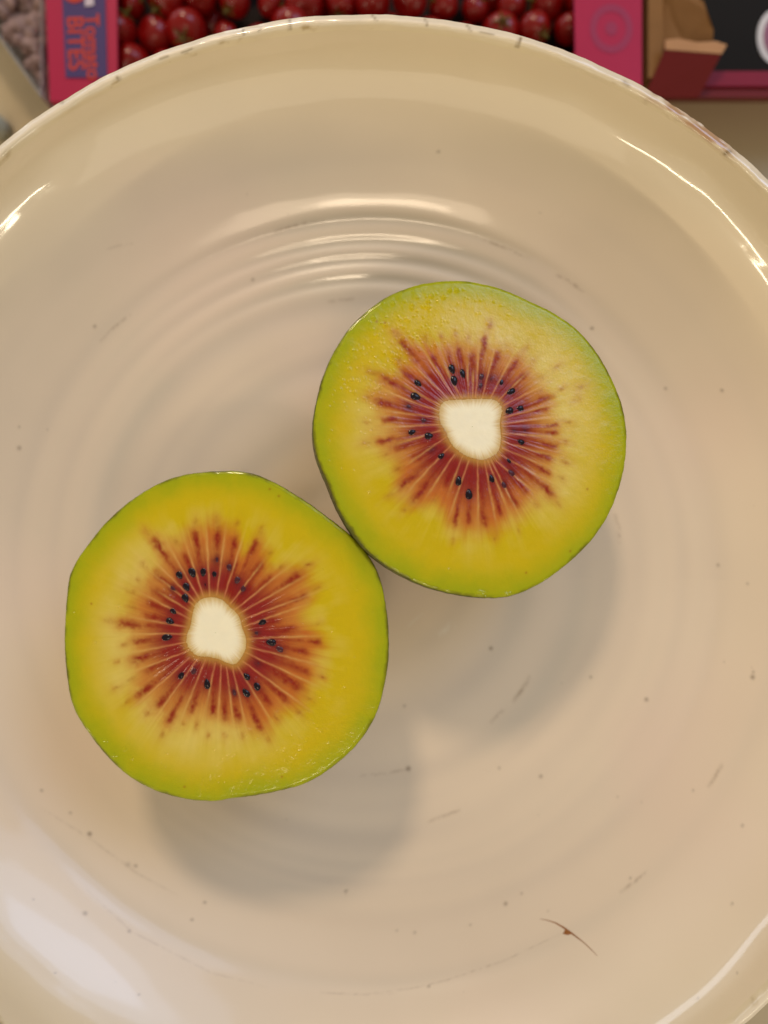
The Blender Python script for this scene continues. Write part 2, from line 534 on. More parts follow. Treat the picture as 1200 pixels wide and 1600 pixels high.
# ------------------------------------------------------------------ kiwi halves
def closed_spline(pts, n):
    P = np.asarray(pts, float)
    m = len(P)
    t = np.linspace(0, m, n, endpoint=False)
    k = np.floor(t).astype(int)
    f = (t - k)[:, None]
    p0, p1, p2, p3 = P[(k - 1) % m], P[k % m], P[(k + 1) % m], P[(k + 2) % m]
    return 0.5 * (2 * p1 + (p2 - p0) * f + (2 * p0 - 5 * p1 + 4 * p2 - p3) * f**2 + (3 * p1 - p0 - 3 * p2 + p3) * f**3)


def polar_radius(pts, c, angles):
    d = closed_spline(pts, 1500) - c
    a = np.arctan2(d[:, 1], d[:, 0])
    r = np.hypot(d[:, 0], d[:, 1])
    o = np.argsort(a)
    a, r = a[o], r[o]
    return np.interp(angles, np.r_[a[-80:] - 2 * np.pi, a, a[:80] + 2 * np.pi], np.r_[r[-80:], r, r[:80]])


def seg_dist(u, v, a, b):
    d = np.array(b, float) - np.array(a, float)
    L2 = d @ d
    t = ((u - a[0]) * d[0] + (v - a[1]) * d[1]) / L2
    tc = np.clip(t, 0, 1)
    return np.hypot(u - a[0] - tc * d[0], v - a[1] - tc * d[1]), tc


CF = dict(
    core=lin(242, 232, 202), corerim=lin(200, 158, 70), red=lin(136, 32, 30), orange=lin(190, 106, 38), yellow=lin(197, 171, 0),
    pale=lin(212, 188, 92), green=lin(150, 161, 2), edge=lin(92, 84, 22), tip=lin(134, 24, 14), spot=lin(150, 84, 14), ray=lin(214, 132, 92))


def kiwi(name, label, outline, core, rays, streaks, spots, seeds, zc, tilt, seed, pale_dirs, skin_bulge, glints):
    N, M, K = 900, 150, 36
    C = np.mean(closed_spline(core, 400), 0)                       # core centre, photo px
    ang = np.linspace(-np.pi, np.pi, N, endpoint=False)
    rout = polar_radius(outline, C, ang)
    rcore = polar_radius(core, C, ang)
    rk = np.random.default_rng(seed)
    rout = rout * (1 + 0.0022 * vnoise(ang * 30 + 100, ang * 0, seed, 3))
    saw = vnoise(ang * 24 + 200, ang * 0 + 3, seed + 1, 3)
    # plane of the cut
    O = np.mean(closed_spline(outline, 400), 0)
    o3 = at(O[0], O[1], zc)
    nrm = Vector((tilt[0], tilt[1], 1)).normalized()
    n3 = np.array(nrm)
    cam3 = np.array([CAMX, CAMY, CAMZ])

    def onplane(u, v):
        d = np.stack([(u - 600) / F, -(v - 800) / F, -np.ones_like(u)], -1)
        t = ((o3 - cam3) @ n3) / (d @ n3)
        return cam3 + d * t[..., None]

    # contact with the bowl floor straight below the lowest point of the body
    width = np.mean(np.hypot(*(onplane(C[0] + rout * np.cos(ang), C[1] + rout * np.sin(ang)) - o3)[:, :2].T))
    depth = zc / n3[2] - 0.6
    base = o3 - n3 * depth
    root = empty(name, (base[0], base[1], base[2]))
    tag(root, label, 'kiwi fruit', 'halves of one cut red kiwi')
    # ---- cut face, painted point by point
    tt = np.r_[np.linspace(0, 0.10, 14, endpoint=False), np.linspace(0.10, 1, M - 14)]
    fr = np.linspace(0.02, 1, 24, endpoint=False)
    rad = np.vstack([fr[:, None] * rcore[None, :], rcore[None, :] + tt[:, None] * (rout - rcore)[None, :]])
    Tn = np.vstack([np.zeros((24, N)), np.repeat(tt[:, None], N, 1)])
    A = np.repeat(ang[None, :], rad.shape[0], 0)
    u, v = C[0] + rad * np.cos(A), C[1] + rad * np.sin(A)
    n1 = vnoise(u * 0.03 + seed, v * 0.03, seed + 2, 3)
    n2 = vnoise(u * 0.12 + seed, v * 0.12, seed + 3, 3)
    fib = vnoise(A * 60 + 300, Tn * 3.0, seed + 4, 3)
    fib2 = vnoise(A * 22 + 300, Tn * 1.6, seed + 5, 2)
    # extent of the red zone follows the streak tips round the core
    ta = np.array([math.atan2(p1[1] - C[1], p1[0] - C[0]) for _, p1, _ in streaks])
    tr = np.array([math.hypot(p1[0] - C[0], p1[1] - C[1]) for _, p1, _ in streaks])
    tq = (tr - np.interp(ta, ang, rcore)) / (np.interp(ta, ang, rout - rcore))
    o_ = np.argsort(ta)
    ta, tq = ta[o_], tq[o_]
    ext = np.interp(ang, np.r_[ta[-3:] - 2 * np.pi, ta, ta[:3] + 2 * np.pi], np.r_[tq[-3:], tq, tq[:3]])
    kern = np.hanning(31)
    kern /= kern.sum()
    ext = np.convolve(np.r_[ext[-40:], ext, ext[:40]], kern, 'same')[40:-40]
    q = Tn / (0.55 * ext[None, :] + 0.22) * 0.5 + 0.035 * fib2 + 0.02 * fib
    c = np.ones(u.shape + (3,)) * CF['red']
    c = mix(c, CF['orange'], 0.95 * sstep(0.15, 0.50, q))
    c = mix(c, CF['yellow'], sstep(0.44, 0.70, q))
    # milky locule walls reaching outwards between the yellow
    pd = np.zeros_like(u)
    for a0, wdt, st in pale_dirs:
        pd = np.maximum(pd, st * np.exp(-(np.angle(np.exp(1j * (A - a0))) / wdt) ** 2))
    pl = np.exp(-((Tn - 0.56) / 0.20) ** 2) * np.clip(0.12 + pd + 0.50 * n1 + 0.14 * fib2 + 0.08 * fib, 0, 1)
    c = mix(c, CF['pale'], np.clip(pl, 0, 0.95))
    gr = sstep(0.74, 1.03, Tn + 0.05 * n1 + 0.015 * n2)
    c = mix(c, CF['green'], 0.92 * gr)
    # fine radial fibres
    c = c * (1 + 0.10 * fib * sstep(0.9, 0.1, Tn))[..., None]
    # streaks: red tissue between the rays, broken into dashes towards the tip
    wu = u + 2.2 * vnoise(u * 0.09 + 7, v * 0.09, seed + 20, 2)
    wv = v + 2.2 * vnoise(u * 0.09 + 90, v * 0.09, seed + 21, 2)
    n3_ = vnoise(u * 0.22 + seed, v * 0.22, seed + 22, 2)

    def dash(cu, cv, w, l, shift=0.0):
        d = np.array([cu, cv]) - C
        d = d / np.hypot(*d)
        al = (wu - cu) * d[0] + (wv - cv) * d[1] + shift
        pe = -(wu - cu) * d[1] + (wv - cv) * d[0]
        return np.exp(-(pe / w) ** 2 - (al / l) ** 2)

    for (p0, p1, w) in streaks:
        d, t = seg_dist(wu, wv, p0, p1)
        h = np.exp(-(d / (w * 2.3)) ** 2)
        c = mix(c, CF['orange'] * 0.92, np.clip(0.66 * h * sstep(0.2, 0.5, Tn) * (0.85 + 0.6 * n2), 0, 1))
        s = np.exp(-(d / (w * (0.50 + 0.5 * t))) ** 2)
        c = mix(c, CF['tip'], np.clip(s * (0.46 + 0.45 * n2 + 0.25 * n3_ + 0.08 * t), 0, 0.8))
        c = mix(c, CF['tip'], np.clip(0.95 * dash(p1[0], p1[1], w * 0.72, w * rk.uniform(1.7, 3.0), w * 1.6) * (0.85 + 0.5 * n3_), 0, 0.85))
    for (su, sv, w, s) in spots:
        c = mix(c, CF['orange'] * 0.9, np.clip(0.60 * s * dash(su, sv, w * 2.0, w * 3.2) * (0.8 + 0.6 * n2), 0, 1))
        c = mix(c, CF['spot'], np.clip(0.85 * s * dash(su, sv, w * 0.75, w * rk.uniform(0.9, 1.7)) * (0.75 + 0.9 * n3_), 0, 1))
    # dark pockets the seeds sit in
    for (su, sv_, deep) in seeds:
        c = mix(c, lin(84, 20, 30), (0.75 if deep else 0.6) * dash(su, sv_, 6.0, 8.5))
    for (p0, p1) in rays:
        d, t = seg_dist(u + 0.35 * (wu - u), v + 0.35 * (wv - v), p0, p1)
        w = 1.2 + 1.3 * t
        s = np.exp(-(d / w) ** 2) * (1 - sstep(0.45, 1.0, t)) * (0.80 + 0.4 * n2)
        rc = CF['ray'] * (1 - t[..., None]) + CF['pale'] * t[..., None]
        c = c + (rc - c) * np.clip(0.62 * s, 0, 1)[..., None]
    # yellow halo round the core
    hal = np.exp(-(Tn / (0.034 + 0.028 * np.abs(saw[None, :]))) ** 2)
    c = mix(c, CF['corerim'], 0.60 * hal)
    # small reddish dots near the edge
    for _ in range(5):
        a, t0 = rk.uniform(-3.1, 3.1), rk.uniform(0.75, 0.95)
        rr = np.interp(a, ang, rcore) + t0 * np.interp(a, ang, rout - rcore)
        dt = np.hypot(u - C[0] - rr * math.cos(a), v - C[1] - rr * math.sin(a))
        c = mix(c, CF['tip'], 0.6 * np.exp(-(dt / 1.8) ** 2))
    c = mix(c, CF['edge'], sstep(0.972, 1.0, Tn + 0.012 * n2) * np.clip(0.45 + 0.9 * n1, 0.05, 0.9))
    c = np.clip(c, 0.002, 0.95)
    P = onplane(u, v)
    # relief: knife ripple, sunken locules, raised rays, rounded edge
    relief = 0.05 * n1 + 0.022 * n2 + 0.03 * fib * sstep(0.5, 0.1, Tn)
    knife = 0.035 * vnoise((u * 0.8 + v * 0.6) * 0.05, (u - v) * 0.008, seed + 9, 2)
    loc = -0.16 * np.exp(-((Tn - 0.22) / 0.17) ** 2) * (0.6 + 0.5 * fib2)
    ed = -0.16 * sstep(0.965, 1.0, Tn) ** 2
    hgt = relief + knife + loc + ed
    # wet beads and torn cells that glint
    for (gu, gv, gr_) in glints:
        near = np.where((abs(u - gu) < 9) & (abs(v - gv) < 9))
        hgt[near] += 0.16 * gr_ * np.exp(-((u[near] - gu) ** 2 + (v[near] - gv) ** 2) / (gr_ * 1.3) ** 2)
    hgt[:24] = -0.05
    P = P + hgt[..., None] * n3
    nring = rad.shape[0]
    verts = P.reshape(-1, 3)
    faces = grid_faces(nring, N)          # photo angle runs clockwise in the world, so outward rings face up
    rel = lambda p: p - base
    # under shell so the flesh is a solid piece
    body = lambda ph, k, grow: None
    ringtop = onplane(C[0] + rout * np.cos(ang), C[1] + rout * np.sin(ang))
    axis = o3
    lat = ringtop - axis
    lat = lat - (lat @ n3)[:, None] * n3

    def shell(grow, phis):
        out = []
        for ph in phis:
            s = math.sin(ph)
            k = max(math.cos(ph), 0) ** 0.82 * (1 + skin_bulge * math.sin(min(ph * 2.2, math.pi)))
            lump = 1 + 0.012 * vnoise(ang * 2.0 + 10, np.full(N, ph * 3.0), seed + 6, 2) * min(1, ph * 3)
            out.append(axis + lat * (k * lump)[:, None] * (1 + grow / width * (0.2 + 0.8 * (k > 0.05))) - n3 * (s * (depth + grow)))
        return np.array(out)

    sh = shell(-0.15, np.linspace(0.02, math.pi / 2 - 0.01, 26)).reshape(-1, 3)
    base_i = len(verts)
    va = np.vstack([verts, sh])
    f2 = grid_faces(26, N) + base_i
    i = np.arange(N)
    j = (i + 1) % N
    last = (nring - 1) * N
    bridge = np.stack([last + i, base_i + i, base_i + j, last + j], -1)
    ca = np.vstack([c.reshape(-1, 3), np.ones((len(sh), 3)) * CF['green']])
    mesh_object('flesh', rel(va), np.vstack([faces, bridge, f2]), M_FLESH, root, colors=ca)

    # ---- pale core, a slightly domed plug with a frayed border
    kk = np.linspace(0.01, 1, K)
    rc2 = rcore * (1.0 + 0.03 * saw)
    ku = C[0] + kk[:, None] * (rc2 * np.cos(ang))[None, :]
    kv = C[1] + kk[:, None] * (rc2 * np.sin(ang))[None, :]
    kn = vnoise(ku * 0.1, kv * 0.1, seed + 8, 3)
    kP = onplane(ku, kv) + ((0.05 + 0.012 * kn) * (1 - kk[:, None] ** 2) - 0.035)[..., None] * n3
    kc = np.ones(ku.shape + (3,)) * CF['core'] * (1 + 0.025 * kn)[..., None]
    b = sstep(0.58, 1.0, kk[:, None] + 0.07 * vnoise(ang * 40, ang * 0, seed + 10, 3)[None, :] + 0 * ku)
    kc = mix(kc, CF['corerim'], 0.82 * b ** 1.6)
    mesh_object('core', rel(kP.reshape(-1, 3)), grid_faces(K, N), M_CORE, root, colors=np.clip(kc, 0, 0.95).reshape(-1, 3))

    # ---- skin: thin peel round the body
    phis = np.linspace(0.0, math.pi / 2 - 0.005, 44)
    so = shell(0.06, phis)
    so[0] = ringtop * 1.0 - n3 * 0.28 + (lat / np.linalg.norm(lat, axis=1)[:, None]) * 0.04
    si = ringtop - n3 * 0.38
    sv = np.vstack([si[None], so]).reshape(-1, 3)
    pn = vnoise(sv[:, 0] * 0.5, sv[:, 1] * 0.5 + sv[:, 2], seed + 12, 3)
    pn2 = vnoise(sv[:, 0] * 2.2, sv[:, 1] * 2.2 + sv[:, 2] * 3, seed + 13, 3)
    sc = np.ones((len(sv), 3)) * lin(118, 104, 62)
    sc = mix(sc, lin(104, 116, 40), np.clip(0.5 + pn, 0, 1))
    sc = mix(sc, lin(74, 58, 34), np.clip(0.3 + 1.2 * pn2, 0, 0.8))
    mesh_object('skin', rel(sv), grid_faces(45, N), M_SKIN, root, colors=sc)

    # ---- seeds
    bm = bmesh.new()
    bmesh.ops.create_uvsphere(bm, u_segments=12, v_segments=8, radius=1.0)
    for vtx in bm.verts:
        vtx.co.x *= 1.0 + 0.34 * vtx.co.y          # teardrop pip, narrow end towards the core
        vtx.co.z *= 0.9
    tmp = bpy.data.meshes.new('seed')
    bm.to_mesh(tmp)
    bm.free()
    for p in tmp.polygons:
        p.use_smooth = True
    t2m = tmp.copy()
    tmp.materials.append(M_SEED)
    t2m.materials.append(M_SEED2)
    for (su, sv_, deep) in seeds:
        p = onplane(np.array(su, float), np.array(sv_, float))
        d = np.array([su, sv_]) - C
        d3 = np.array([d[0], -d[1], 0.0])
        yv = Vector(d3) - nrm * Vector(d3).dot(nrm)
        yv.normalize()
        yv = (Matrix.Rotation(rk.uniform(-0.3, 0.3), 3, nrm) @ yv)
        xv = yv.cross(nrm)
        sx, sy, sz = rk.uniform(0.54, 0.70), rk.uniform(0.82, 1.05), rk.uniform(0.38, 0.5)
        if deep:
            sx, sy = sx * 0.95, sy * 0.95
        lift = (-0.44 if deep else rk.uniform(-0.30, -0.12)) - 0.1 + (0.12 if deep else 0)
        o = bpy.data.objects.new('seed', t2m if deep else tmp)
        col.objects.link(o)
        o.parent = root
        loc = Vector((p + n3 * lift - base)) * MM
        m = Matrix((xv * sx * MM, yv * sy * MM, nrm * sz * MM)).transposed().to_4x4()
        m.translation = loc
        o.matrix_local = m
    return root


def xf(pts, ox, oy, k):
    return [(ox + k * p[0], oy + k * p[1]) for p in pts]


def build_lists(ox, oy, k, core, rays, tips, spots, seeds):
    C = np.mean(np.array(xf(core, ox, oy, k)), 0)
    cr = xf(core, ox, oy, k)
    R = [(xf([a], ox, oy, k)[0], xf([b], ox, oy, k)[0]) for a, b in rays]
    R = [(a, (C[0] + (b[0] - C[0]) * 1.06, C[1] + (b[1] - C[1]) * 1.06)) for a, b in R]
    S = []
    for t in tips:
        p = np.array(xf([t[:2]], ox, oy, k)[0])
        w = 1.3 * (t[2] if len(t) > 2 else 4.2)
        d = p - C
        a = C + d / np.hypot(*d) * 50
        S.append((tuple(a), tuple(p), w))
    P = [(*xf([s[:2]], ox, oy, k)[0], s[2] if len(s) > 2 else 4.2, s[3] if len(s) > 3 else 0.5) for s in spots]
    D = [(*xf([s[:2]], ox, oy, k)[0], len(s) > 2) for s in seeds]
    return cr, R, S, P, D


out_r = xf([(510, 43), (600, 48), (700, 72), (800, 115), (900, 165), (985, 230), (1050, 310), (1100, 400), (1135, 490), (1152, 590), (1146, 700),
            (1125, 790), (1085, 890), (1020, 985), (930, 1070), (830, 1140), (730, 1180), (620, 1185), (520, 1170), (430, 1145), (330, 1098),
            (240, 1035), (172, 960), (114, 865), (74, 770), (38, 680), (22, 590), (35, 480), (65, 370), (120, 260), (190, 175), (290, 100), (400, 58)],
           480, 420, 520 / 1200)
out_l = xf([(520, 40), (620, 37), (700, 50), (780, 85), (870, 140), (960, 205), (1040, 270), (1100, 340), (1140, 420), (1160, 510), (1170, 600),
            (1170, 700), (1155, 800), (1125, 900), (1070, 990), (990, 1070), (900, 1130), (820, 1160), (700, 1185), (620, 1195), (540, 1205), (440, 1195),
            (340, 1165), (250, 1115), (170, 1040), (100, 950), (55, 870), (35, 780), (25, 680), (25, 600), (30, 500), (45, 400), (90, 320), (170, 220),
            (260, 140), (360, 80), (440, 52)], 90, 720, 530 / 1200)

core_r = [(400, 520), (450, 500), (560, 492), (660, 490), (740, 502), (778, 560), (770, 640), (775, 720), (768, 800), (730, 850), (660, 878), (580, 860),
          (520, 830), (460, 770), (425, 700), (392, 640), (384, 570)]
rays_r = [((440, 490), (190, 250)), ((490, 490), (240, 120)), ((525, 490), (390, 240)), ((570, 480), (560, 230)), ((615, 480), (640, 40)), ((655, 485), (770, 20)),
          ((705, 490), (880, 150)), ((750, 510), (960, 300)), ((790, 530), (1180, 340)), ((790, 610), (1200, 500)), ((785, 650), (1190, 590)), ((780, 710), (1160, 730)),
          ((780, 760), (1150, 860)), ((780, 800), (1100, 930)), ((760, 840), (1160, 1050)), ((740, 880), (1060, 1130)), ((710, 880), (920, 1290)), ((670, 880), (750, 1330)),
          ((625, 880), (630, 1350)), ((570, 880), (420, 1300)), ((530, 850), (440, 1100)), ((480, 840), (290, 1130)), ((460, 780), (110, 1160)), ((430, 730), (150, 930)),
          ((390, 690), (80, 790)), ((380, 655), (0, 670)), ((380, 610), (0, 560)), ((380, 570), (0, 430)), ((400, 540), (130, 390)), ((595, 480), (600, 300)), ((690, 880), (820, 1200))]
tips_r = [(50, 365), (180, 335, 5), (150, 140), (345, 235), (445, 225), (510, 190, 4.6), (595, 235, 5), (670, 130), (755, 215, 5), (865, 270), (915, 345), (1060, 490), (1040, 560, 3.6),
          (1110, 660, 3), (1110, 708, 3), (1100, 790), (1060, 860), (1060, 955), (1080, 1080), (920, 1060, 5.5), (860, 1150), (765, 1200, 3.6), (670, 1270, 3.6), (570, 1255, 3.6), (485, 1260, 3.4),
          (430, 1020, 5), (240, 1110, 5), (160, 1030), (245, 860, 6), (120, 795, 5.5), (20, 760, 3.4), (50, 620), (10, 510), (300, 470, 5), (330, 370, 5)]
spots_r = [(300, 115), (400, 105, 3.6), (490, 85, 4), (570, 110), (930, 180), (1120, 290), (1130, 1150), (990, 1155, 3), (1150, 990), (130, 925, 5), (45, 845, 4), (70, 1095), (165, 1190, 4),
           (700, 35, 4.4, .7), (110, 85, 5, .8), (130, 255, 5), (1180, 890), (1190, 640), (1030, 360, 4), (800, 160, 5, .3), (-70, 640), (-60, 480), (1240, 500), (1270, 420, 5), (1150, 430), (360, 1120, 5), (470, 1380, 3.4), (730, 1370, 3.2), (880, 1320, 3, .3),
           (970, 250, 5, .4), (-40, 330, 6), (1010, 450, 4), (1180, 760, 4), (-70, 770, 5)]
seeds_r = [(465, 305), (480, 380), (533, 335), (253, 395), (238, 478), (195, 540, 1), (290, 627, 1), (215, 700), (322, 725), (338, 812, 1), (400, 850), (508, 1005), (572, 1088), (712, 990),
           (790, 1030, 1), (835, 955, 1), (818, 878), (895, 762), (855, 690, 1), (920, 685, 1), (823, 567), (890, 550), (833, 447), (775, 390), (712, 368, 1), (645, 412, 1), (650, 355, 1)]

core_l = [(430, 510), (490, 480), (560, 490), (620, 540), (668, 590), (690, 660), (712, 730), (700, 800), (650, 866), (590, 856), (540, 832), (470, 822), (420, 815), (374, 760), (370, 700), (390, 640), (402, 570)]
rays_l = [((430, 520), (90, 190)), ((445, 500), (230, 130)), ((465, 480), (350, 130)), ((500, 475), (480, 30)), ((540, 470), (600, 40)), ((580, 490), (720, 50)), ((620, 520), (830, 250)),
          ((640, 560), (1000, 270)), ((655, 585), (1100, 330)), ((690, 610), (1180, 430)), ((700, 650), (1060, 520)), ((710, 720), (1180, 700)), ((715, 765), (1200, 890)),
          ((705, 800), (1160, 1010)), ((690, 850), (1120, 1160)), ((660, 880), (880, 1240)), ((630, 880), (720, 1300)), ((595, 880), (640, 1250)), ((565, 870), (540, 1280)), ((530, 860), (470, 1150)),
          ((475, 840), (310, 1250)), ((430, 835), (130, 1260)), ((385, 830), (10, 1160)), ((375, 790), (0, 930)), ((365, 740), (0, 810)), ((365, 695), (0, 690)), ((365, 655), (20, 590)), ((390, 610), (60, 430)),
          ((400, 570), (180, 440)), ((420, 540), (120, 310))]
tips_l = [(195, 170), (365, 250), (415, 125), (545, 110, 5), (645, 160), (760, 175), (780, 310, 6), (840, 380, 5), (1000, 360, 5), (1030, 480), (880, 620), (980, 665), (1120, 740, 3.4), (1040, 795), (1040, 905), (990, 985, 6),
          (925, 1060), (835, 1085, 5), (785, 1220), (665, 1175), (590, 1165), (520, 1140), (400, 1120, 4.6), (275, 1185), (220, 1090, 5.5), (110, 1030, 5), (150, 900, 5), (80, 840, 5), (80, 735), (10, 635, 5), (150, 590, 5), (155, 510, 5),
          (195, 455, 5), (205, 360, 5), (640, 300, 5), (300, 430, 6), (640, 420, 6), (720, 440, 6)]
spots_l = [(425, 50), (540, 40), (660, 65), (790, 100), (840, 235), (900, 315), (310, 170, 5), (125, 300, 5), (95, 385, 5), (50, 450, 6), (60, 540, 6), (20, 755), (30, 1080, 5), (150, 1140, 5), (350, 1205, 4), (430, 1215, 4), (230, 1265, 5),
           (495, 1265), (590, 1270), (690, 1275), (835, 1290), (880, 1170, 4, .7), (1010, 1140, 5), (1070, 1060, 5), (1140, 940, 3.6, .8), (1120, 630, 4), (140, 110, 4.6, .8), (1060, 300, 5, .7), (1110, 430, 4.6, .6), (-60, 620, 5), (-20, 850, 4), (60, 950, 5), (-30, 1000, 4)]
seeds_l = [(328, 360), (402, 345), (463, 343), (525, 355), (475, 415), (368, 427), (362, 490), (293, 565), (275, 622), (258, 713), (338, 930), (485, 978), (710, 935), (768, 990), (706, 1028), (848, 742), (897, 780, 1), (798, 627), (765, 690, 1),
           (610, 315, 1), (655, 390, 1), (290, 435, 1), (775, 860, 1), (540, 270, 1), (690, 440, 1), (640, 1025, 1), (410, 905, 1)]

gr = np.random.default_rng(9)
glints_r = [(480 + .2167 * x, 430 + .2167 * y, gr.uniform(1.0, 1.9)) for x, y in
            [(620, 205), (705, 190), (760, 215), (755, 240), (875, 190), (900, 150), (1030, 110), (1080, 110), (1125, 105), (670, 320), (735, 330), (675, 365), (700, 378), (675, 460), (690, 455),
             (510, 440), (390, 535), (300, 680), (260, 760), (340, 845), (490, 830), (505, 822), (615, 580), (985, 160), (875, 230), (480, 310), (365, 765), (320, 755), (410, 745), (990, 330), (1015, 335),
             (610, 620), (630, 618), (440, 800), (545, 200), (930, 135), (800, 160), (570, 360), (450, 340), (330, 540), (480, 780), (520, 810)]]
for _ in range(170):
    a, r = gr.normal(-2.35, 0.45), gr.uniform(150, 236)
    glints_r.append((735 + r * math.cos(a), 688 + r * math.sin(a), gr.uniform(0.6, 1.15)))
glints_r += [(749, 927, 2.4), (755, 929, 2.2), (790, 929, 1.8), (797, 928, 1.6), (642, 905, 1.3), (670, 690, 1.2), (576, 770, 1.3), (700, 890, 1.1)]
glints_l = [(195, 1171, 1.6), (178, 1180, 1.8), (205, 1185, 1.3), (165, 1157, 1.5), (232, 940, 1.2), (186, 948, 1.2), (182, 947, 1.2), (148, 1004, 1.5), (358, 979, 1.0), (357, 982, 1.0),
            (391, 865, .9), (265, 931, 1.5), (270, 934, 1.3), (256, 922, 1.2), (262, 1030, 1.6), (258, 1023, 1.4), (280, 1010, 1.2), (467, 1018, 1.2), (400, 1060, 1.3), (115, 955, 1.2), (120, 1130, 1.5)]
for _ in range(70):
    a, r = gr.uniform(-3.14, 3.14), gr.uniform(120, 245)
    glints_l.append((353 + r * math.cos(a), 995 + r * math.sin(a), gr.uniform(0.5, 0.9)))
cr, R, S, P, D = build_lists(590, 500, 0.25, core_r, rays_r, tips_r, spots_r, seeds_r)
kiwi('kiwi_half', 'kiwi half with a squarish core, resting nearer the patterned fruit boxes behind the bowl', out_r, cr, R, S, P, D,
     29.5, (0.13, 0.08), 41, [(-0.25, 0.75, 0.9), (-1.35, 0.5, 0.75), (3.0, 0.35, 0.45), (0.5, .35, .7)], 0.03, glints_r)
cr, R, S, P, D = build_lists(190, 800, 0.275, core_l, rays_l, tips_l, spots_l, seeds_l)
kiwi('kiwi_half', 'kiwi half with an oval core, lower left in the bowl, farther from the fruit boxes', out_l, cr, R, S, P, D,
     31.0, (0.0, 0.0), 77, [(3.0, 0.55, 0.85), (1.75, 0.45, 0.8), (-2.5, 0.4, 0.6), (2.3, 0.3, 0.5)], -0.01, glints_l)

# ------------------------------------------------------------------ pink carton of small red fruit behind the bowl
M_PINK = plain('pink_card', lin(165, 24, 64), 0.45, 40, 0.10)
M_PINKD = plain('pink_card_print', lin(148, 44, 78), 0.45, 40, 0.10)
M_NAVY = plain('navy_print', lin(70, 52, 100), 0.5, 60, 0.10)
M_ORANGE = plain('orange_print', lin(186, 56, 38), 0.5, 60, 0.10)
M_WHITE = plain('white_print', lin(196, 180, 190), 0.5, 60, 0.08)
M_DARK = plain('gap_shade_card', lin(26, 12, 10), 0.7, 40, 0.2)  # shade between the fruit, put into a near-black floor colour
M_RED = plain('red_fruit', lin(126, 9, 7), 0.25, 120, 0.7, spec=0.4)
M_STALK = plain('green_stalk', lin(96, 84, 36), 0.6, 200, 0.25)


def rect(u0, u1, v0, v1, z):
    a, b = at(u0, v1, z), at(u1, v0, z)
    return [(a[0], a[1]), (b[0], a[1]), (b[0], b[1]), (a[0], b[1])]


ZT = -28.0
tray = empty('fruit_carton', (-5, 152, TZ))
tag(tray, 'open pink cardboard carton of small red fruit with navy and orange label', 'carton')
TO = np.array([-5, 152, TZ])


def tray_piece(name, boxes, mat, parent=tray, org=TO, lab=None):
    bm = bmesh.new()
    for pts, z0, z1 in boxes:
        slab(bm, [(p[0] - org[0], p[1] - org[1]) for p in pts], z0 - org[2], z1 - org[2])
    o = bm_obj(name, bm, mat, parent)
    if lab:
        o['label'] = lab
    return o


def quad(corners, z):
    return [tuple(at(u, v, z)[:2]) for u, v in corners]


LF = quad([(78, 158), (184, 158), (180, -260), (60, -260)], ZT)
RF = quad([(900, 158), (1003, 158), (1003, -260), (893, -260)], ZT)
left_side = tray_piece('side_panel', [(LF, ZT - 0.8, ZT), (quad([(79, 157), (92, 157), (73, -259), (61, -259)], ZT), TZ + .02, ZT - 0.75)], M_PINK)
right_side = tray_piece('side_panel', [(RF, ZT - 0.8, ZT), (quad([(988, 157), (1002, 157), (1002, -259), (988, -259)], ZT), TZ + .02, ZT - 0.75)], M_PINK)
FP = quad([(185, 158), (899, 158), (899, 150), (185, 150)], ZT - 4)
tray_piece('front_panel', [(FP, TZ, ZT - 4)], M_PINK)
BP = quad([(182, -250), (893, -250), (893, -260), (182, -260)], ZT)
tray_piece('back_panel', [(BP, TZ, ZT)], M_PINK)
tray_piece('floor_panel', [(quad([(93, 149), (987, 149), (987, -249), (75, -249)], ZT - 4), TZ + 0.3, TZ + 1.2)], M_DARK)
lab = tray_piece('label', [(quad([(103, 122), (168, 122), (162, -130), (92, -130)], ZT), ZT + 0.05, ZT + 0.25)], M_NAVY, parent=left_side,
                 lab='navy label with orange lettering and an orange disc')


def flat_text(body, u, v, z, size, mat, parent, rot, sx=1.0):
    cu = bpy.data.curves.new('lettering', 'FONT')
    cu.body = body
    cu.size = size * 1.27 * MM
    cu.extrude = 0.00006
    cu.offset = 0.00008
    cu.align_x = 'LEFT'
    tmp = bpy.data.objects.new('lettering', cu)
    col.objects.link(tmp)
    dg = bpy.context.evaluated_depsgraph_get()
    me = bpy.data.meshes.new_from_object(tmp.evaluated_get(dg))
    bpy.data.objects.remove(tmp)
    me.materials.append(mat)
    o = bpy.data.objects.new('lettering', me)
    col.objects.link(o)
    o.parent = parent
    p = at(u, v, z) - TO
    o.location = p * MM
    o.rotation_euler = (0, 0, rot)
    o.scale = (sx, 1, 1)
    return o


# lettering reads downwards: a capitalised word in the right column, block capitals in the left
flat_text('Tomato', 133, 22, ZT + 0.30, 3.9, M_ORANGE, left_side, math.radians(-88), 1.02)
flat_text('BITES', 105, 25, ZT + 0.30, 4.6, M_ORANGE, left_side, math.radians(-88), 0.98)
bm = bmesh.new()
c0 = at(117, -13, ZT) - TO
slab(bm, [(c0[0] + 3.0 * math.cos(a), c0[1] + 3.0 * math.sin(a)) for a in np.linspace(0, 6.283, 28, endpoint=False)], ZT + 0.26 - TZ, ZT + 0.4 - TZ)
bm_obj('disc_print', bm, M_ORANGE, left_side)
tray_piece('white_print', [(quad([(134, 12), (148, 10), (146, -30), (134, -30)], ZT), ZT + 0.41, ZT + 0.5)], M_WHITE, parent=left_side)
